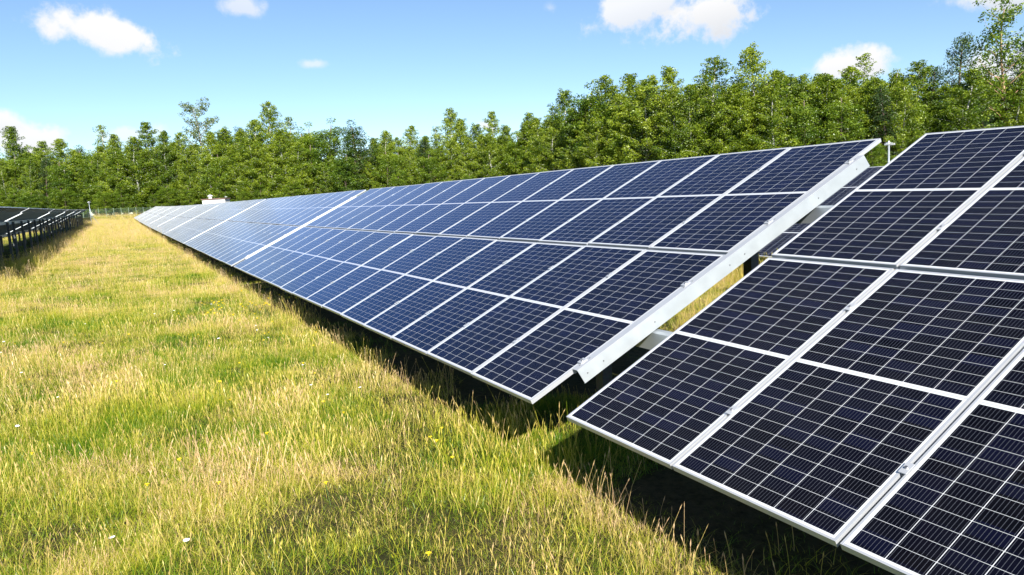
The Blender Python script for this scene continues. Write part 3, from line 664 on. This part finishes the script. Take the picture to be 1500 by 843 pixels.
for i, sp_ in enumerate(specs):
    n, rad, h0, h1, w, st, le, ti = sp_; o = bpy.data.objects.new('tuft_%d' % i, tuft('tuft', 40+i, n, rad, h0, h1, w, st, le, ti)); TUFTS.objects.link(o)
gs = np.random.RandomState(8); pts = []; idx = []; scl = []
def scatter(x0, x1, y0, y1, dens, pick, s0, s1, keep=None):
    n = int((x1-x0)*(y1-y0)*dens)
    for x, y in zip(gs.uniform(x0, x1, n), gs.uniform(y0, y1, n)):
        if keep and not keep(x, y): continue
        w = (math.sin(1.3*x+.9*y+1)+math.sin(2.9*x-1.1*y+2)+math.sin(.7*x+2.3*y)+math.sin(4.1*x+3.3*y+4)*.7)/3.7      # shaggy and short patches
        k = pick[gs.randint(len(pick))]
        if w > .3 and k in (0, 3) and gs.rand() < .6: k = 2
        pts.append((x, y, ground_z(x, y))); idx.append(k); scl.append(gs.uniform(s0, s1)*(1+.35*w))
AIS = [0, 0, 1, 1, 1, 2, 2, 3, 3, 4]
scatter(-6.5, 0.26, -3.5, 7, 80, AIS, .8, 1.25)
scatter(-9, 0.26, 7, 18, 42, AIS, .85, 1.35)
scatter(-6.7, 0.26, 18, 45, 24, AIS+[2], .95, 1.5)
scatter(-6.7, 0.3, 45, 90, 13, AIS+[2, 5], 1.1, 1.8)
scatter(-6.8, 2, 90, 185, 7, AIS+[2, 5], 1.3, 2.2)
scatter(.15, 1.5, -.2, 2.0, 50, [0, 1, 4, 6], .8, 1.1); scatter(.1, .7, -4, 60, 7, [8, 8, 4], .7, 1.2); scatter(.4, 4.2, -4, 16, 4, [8], .6, .95); scatter(4.0, 10.5, -2, 16, 24, AIS+[2, 2, 5], .9, 1.4)
scatter(-10.6, -6.6, 18, 122, 5, [8], .9, 1.4); scatter(-24, -10.2, 18, 100, 3.5, AIS+[2], 1.2, 1.9)
scatter(-.25, .35, -4, 60, 1.3, [5, 7], .75, 1.15)
# the unmown fringe along the low edge of the sunlit row and under the high edge of the left row
scatter(-.30, .12, -4, 130, 6, [4, 4, 4, 5, 7], .55, 1.0, lambda x, y: gs.rand() < (1 if y < 25 else .6))
scatter(-6.6, -5.4, 15, 125, 5, [4, 5, 5, 7], .9, 1.4)
scatter(9.2, 10.2, -2, 18, 12, [5, 5, 7], 1.1, 1.7)
for _ in range(40):                                                        # lush green clumps in the strip
    cx_, cy_ = gs.uniform(-5.5, -.3), abs(gs.normal(0, 16))+1; 
    for _ in range(16): x, y = cx_+gs.normal(0, .35), cy_+gs.normal(0, .4); pts.append((x, y, ground_z(x, y))); idx.append(6); scl.append(gs.uniform(.7, 1.1))
gm2 = bpy.data.meshes.new('meadow_grass'); gm2.from_pydata(pts, [], [])
for nm, ty, val in (('pick', 'INT', np.array(idx, np.int32)), ('size', 'FLOAT', np.array(scl, np.float32)), ('turn', 'FLOAT', gs.uniform(0, 6.283, len(pts)).astype(np.float32))):
    a = gm2.attributes.new(nm, ty, 'POINT'); a.data.foreach_set('value', val)
gob = link('meadow_grass', gm2); tag(gob, 'sunlit meadow grass, straw and green, between the rows of panels', 'grass', kind='stuff')
gn = bpy.data.node_groups.new('scatter_tufts', 'GeometryNodeTree')
gn.interface.new_socket('Geometry', in_out='INPUT', socket_type='NodeSocketGeometry'); gn.interface.new_socket('Geometry', in_out='OUTPUT', socket_type='NodeSocketGeometry')
gi = gn.nodes.new('NodeGroupInput'); go = gn.nodes.new('NodeGroupOutput'); ci = gn.nodes.new('GeometryNodeCollectionInfo')
ci.inputs['Collection'].default_value = TUFTS; ci.inputs['Separate Children'].default_value = True; ci.inputs['Reset Children'].default_value = True
ip = gn.nodes.new('GeometryNodeInstanceOnPoints'); ip.inputs['Pick Instance'].default_value = True
def named(nm, ty): n = gn.nodes.new('GeometryNodeInputNamedAttribute'); n.data_type = ty; n.inputs[0].default_value = nm; return n.outputs[0]
cb = gn.nodes.new('ShaderNodeCombineXYZ'); gn.links.new(named('turn', 'FLOAT'), cb.inputs[2])
gn.links.new(gi.outputs[0], ip.inputs['Points']); gn.links.new(ci.outputs[0], ip.inputs['Instance']); gn.links.new(named('pick', 'INT'), ip.inputs['Instance Index'])
gn.links.new(cb.outputs[0], ip.inputs['Rotation']); gn.links.new(named('size', 'FLOAT'), ip.inputs['Scale']); gn.links.new(ip.outputs[0], go.inputs[0])
md = gob.modifiers.new('scatter', 'NODES'); md.node_group = gn

# ---------------------------------------------------------------- wild flowers
def flower_mat(name, col):
    m, t, b = new_mat(name); setc(t, b, 'Base Color', col); setc(t, b, 'Roughness', .7); return m
M_YEL = flower_mat('yellow_petals', (.80, .58, .01)); M_WHT = flower_mat('white_petals', (.80, .80, .76)); M_STEM = flower_mat('green_stem', (.10, .15, .03))
def flower(h, r, mat, umbel):
    e = empty('wild_flower'); fs_ = random.Random(int(h*1000))
    b = MB(); b.tube([(0, 0, -.02), (.01, .005, h*.6), (.015, 0, h)], .0022, 4); link('stem', b.mesh('flower_stem', M_STEM), e)
    b = MB()
    if umbel:
        for k in range(22): a = k*2.4; rr = r*math.sqrt((k+.5)/22); x, y = .015+rr*math.cos(a), rr*math.sin(a); z = h+.006*fs_.random()-rr*.15; b.tube([(x, y, z-.004), (x, y, z+.004)], [.007, .004], 5)
    else:
        b.tube([(.015, 0, h-.008), (.015, 0, h+.003)], [.004, r*.45], 8)
        for k in range(11):
            a = k*6.283/11; d = Vector((math.cos(a), math.sin(a), 0)); s = Vector((-d.y, d.x, 0)); c = Vector((.015, 0, h+.002))
            b.quad(c+d*.003-s*.004, c+d*r+s*-.005+Vector((0, 0, .006)), c+d*r*1.08+Vector((0, 0, .005)), c+d*r+s*.005+Vector((0, 0, .006)), c+d*.003+s*.004)
    link('flower_head', b.mesh('flower_head', mat), e); return e
fp = {'yellow': flower(.17, .015, M_YEL, False), 'white': flower(.16, .019, M_WHT, True)}
used = {'yellow': False, 'white': False}; fr_ = random.Random(4)
def place_flower(kind, x, y, s=1.):
    o = fp[kind] if not used[kind] else copy_tree(fp[kind]); used[kind] = True
    o.location = (x, y, ground_z(x, y)); o.rotation_euler = (fr_.uniform(-.2, .1), fr_.uniform(-.2, .1), fr_.uniform(0, 6.28)); o.scale = (s, s, s*fr_.uniform(.8, 1.1))
    tag(o, 'small yellow hawkbit flower standing above the meadow grass' if kind == 'yellow' else 'flat white yarrow flower standing above the meadow grass', 'flower', 'yellow flowers in the meadow' if kind == 'yellow' else 'white flowers in the meadow')
for _ in range(42): place_flower('yellow', fr_.uniform(-4.4, .1), fr_.uniform(-1.0, 9), fr_.uniform(.9, 1.25))
for _ in range(26): place_flower('white', fr_.uniform(-4.6, -.2), fr_.uniform(.0, 12), fr_.uniform(.5, .85))
for cx_, cy_, n, sp_ in ((-.65, 10.2, 46, (.55, .9)), (-4.4, 34, 14, (.5, .9)), (-4.9, 50, 14, (.5, 1.2))):
    for _ in range(n): place_flower('yellow', cx_+fr_.gauss(0, sp_[0]), cy_+fr_.gauss(0, sp_[1]), fr_.uniform(1.1, 1.7))
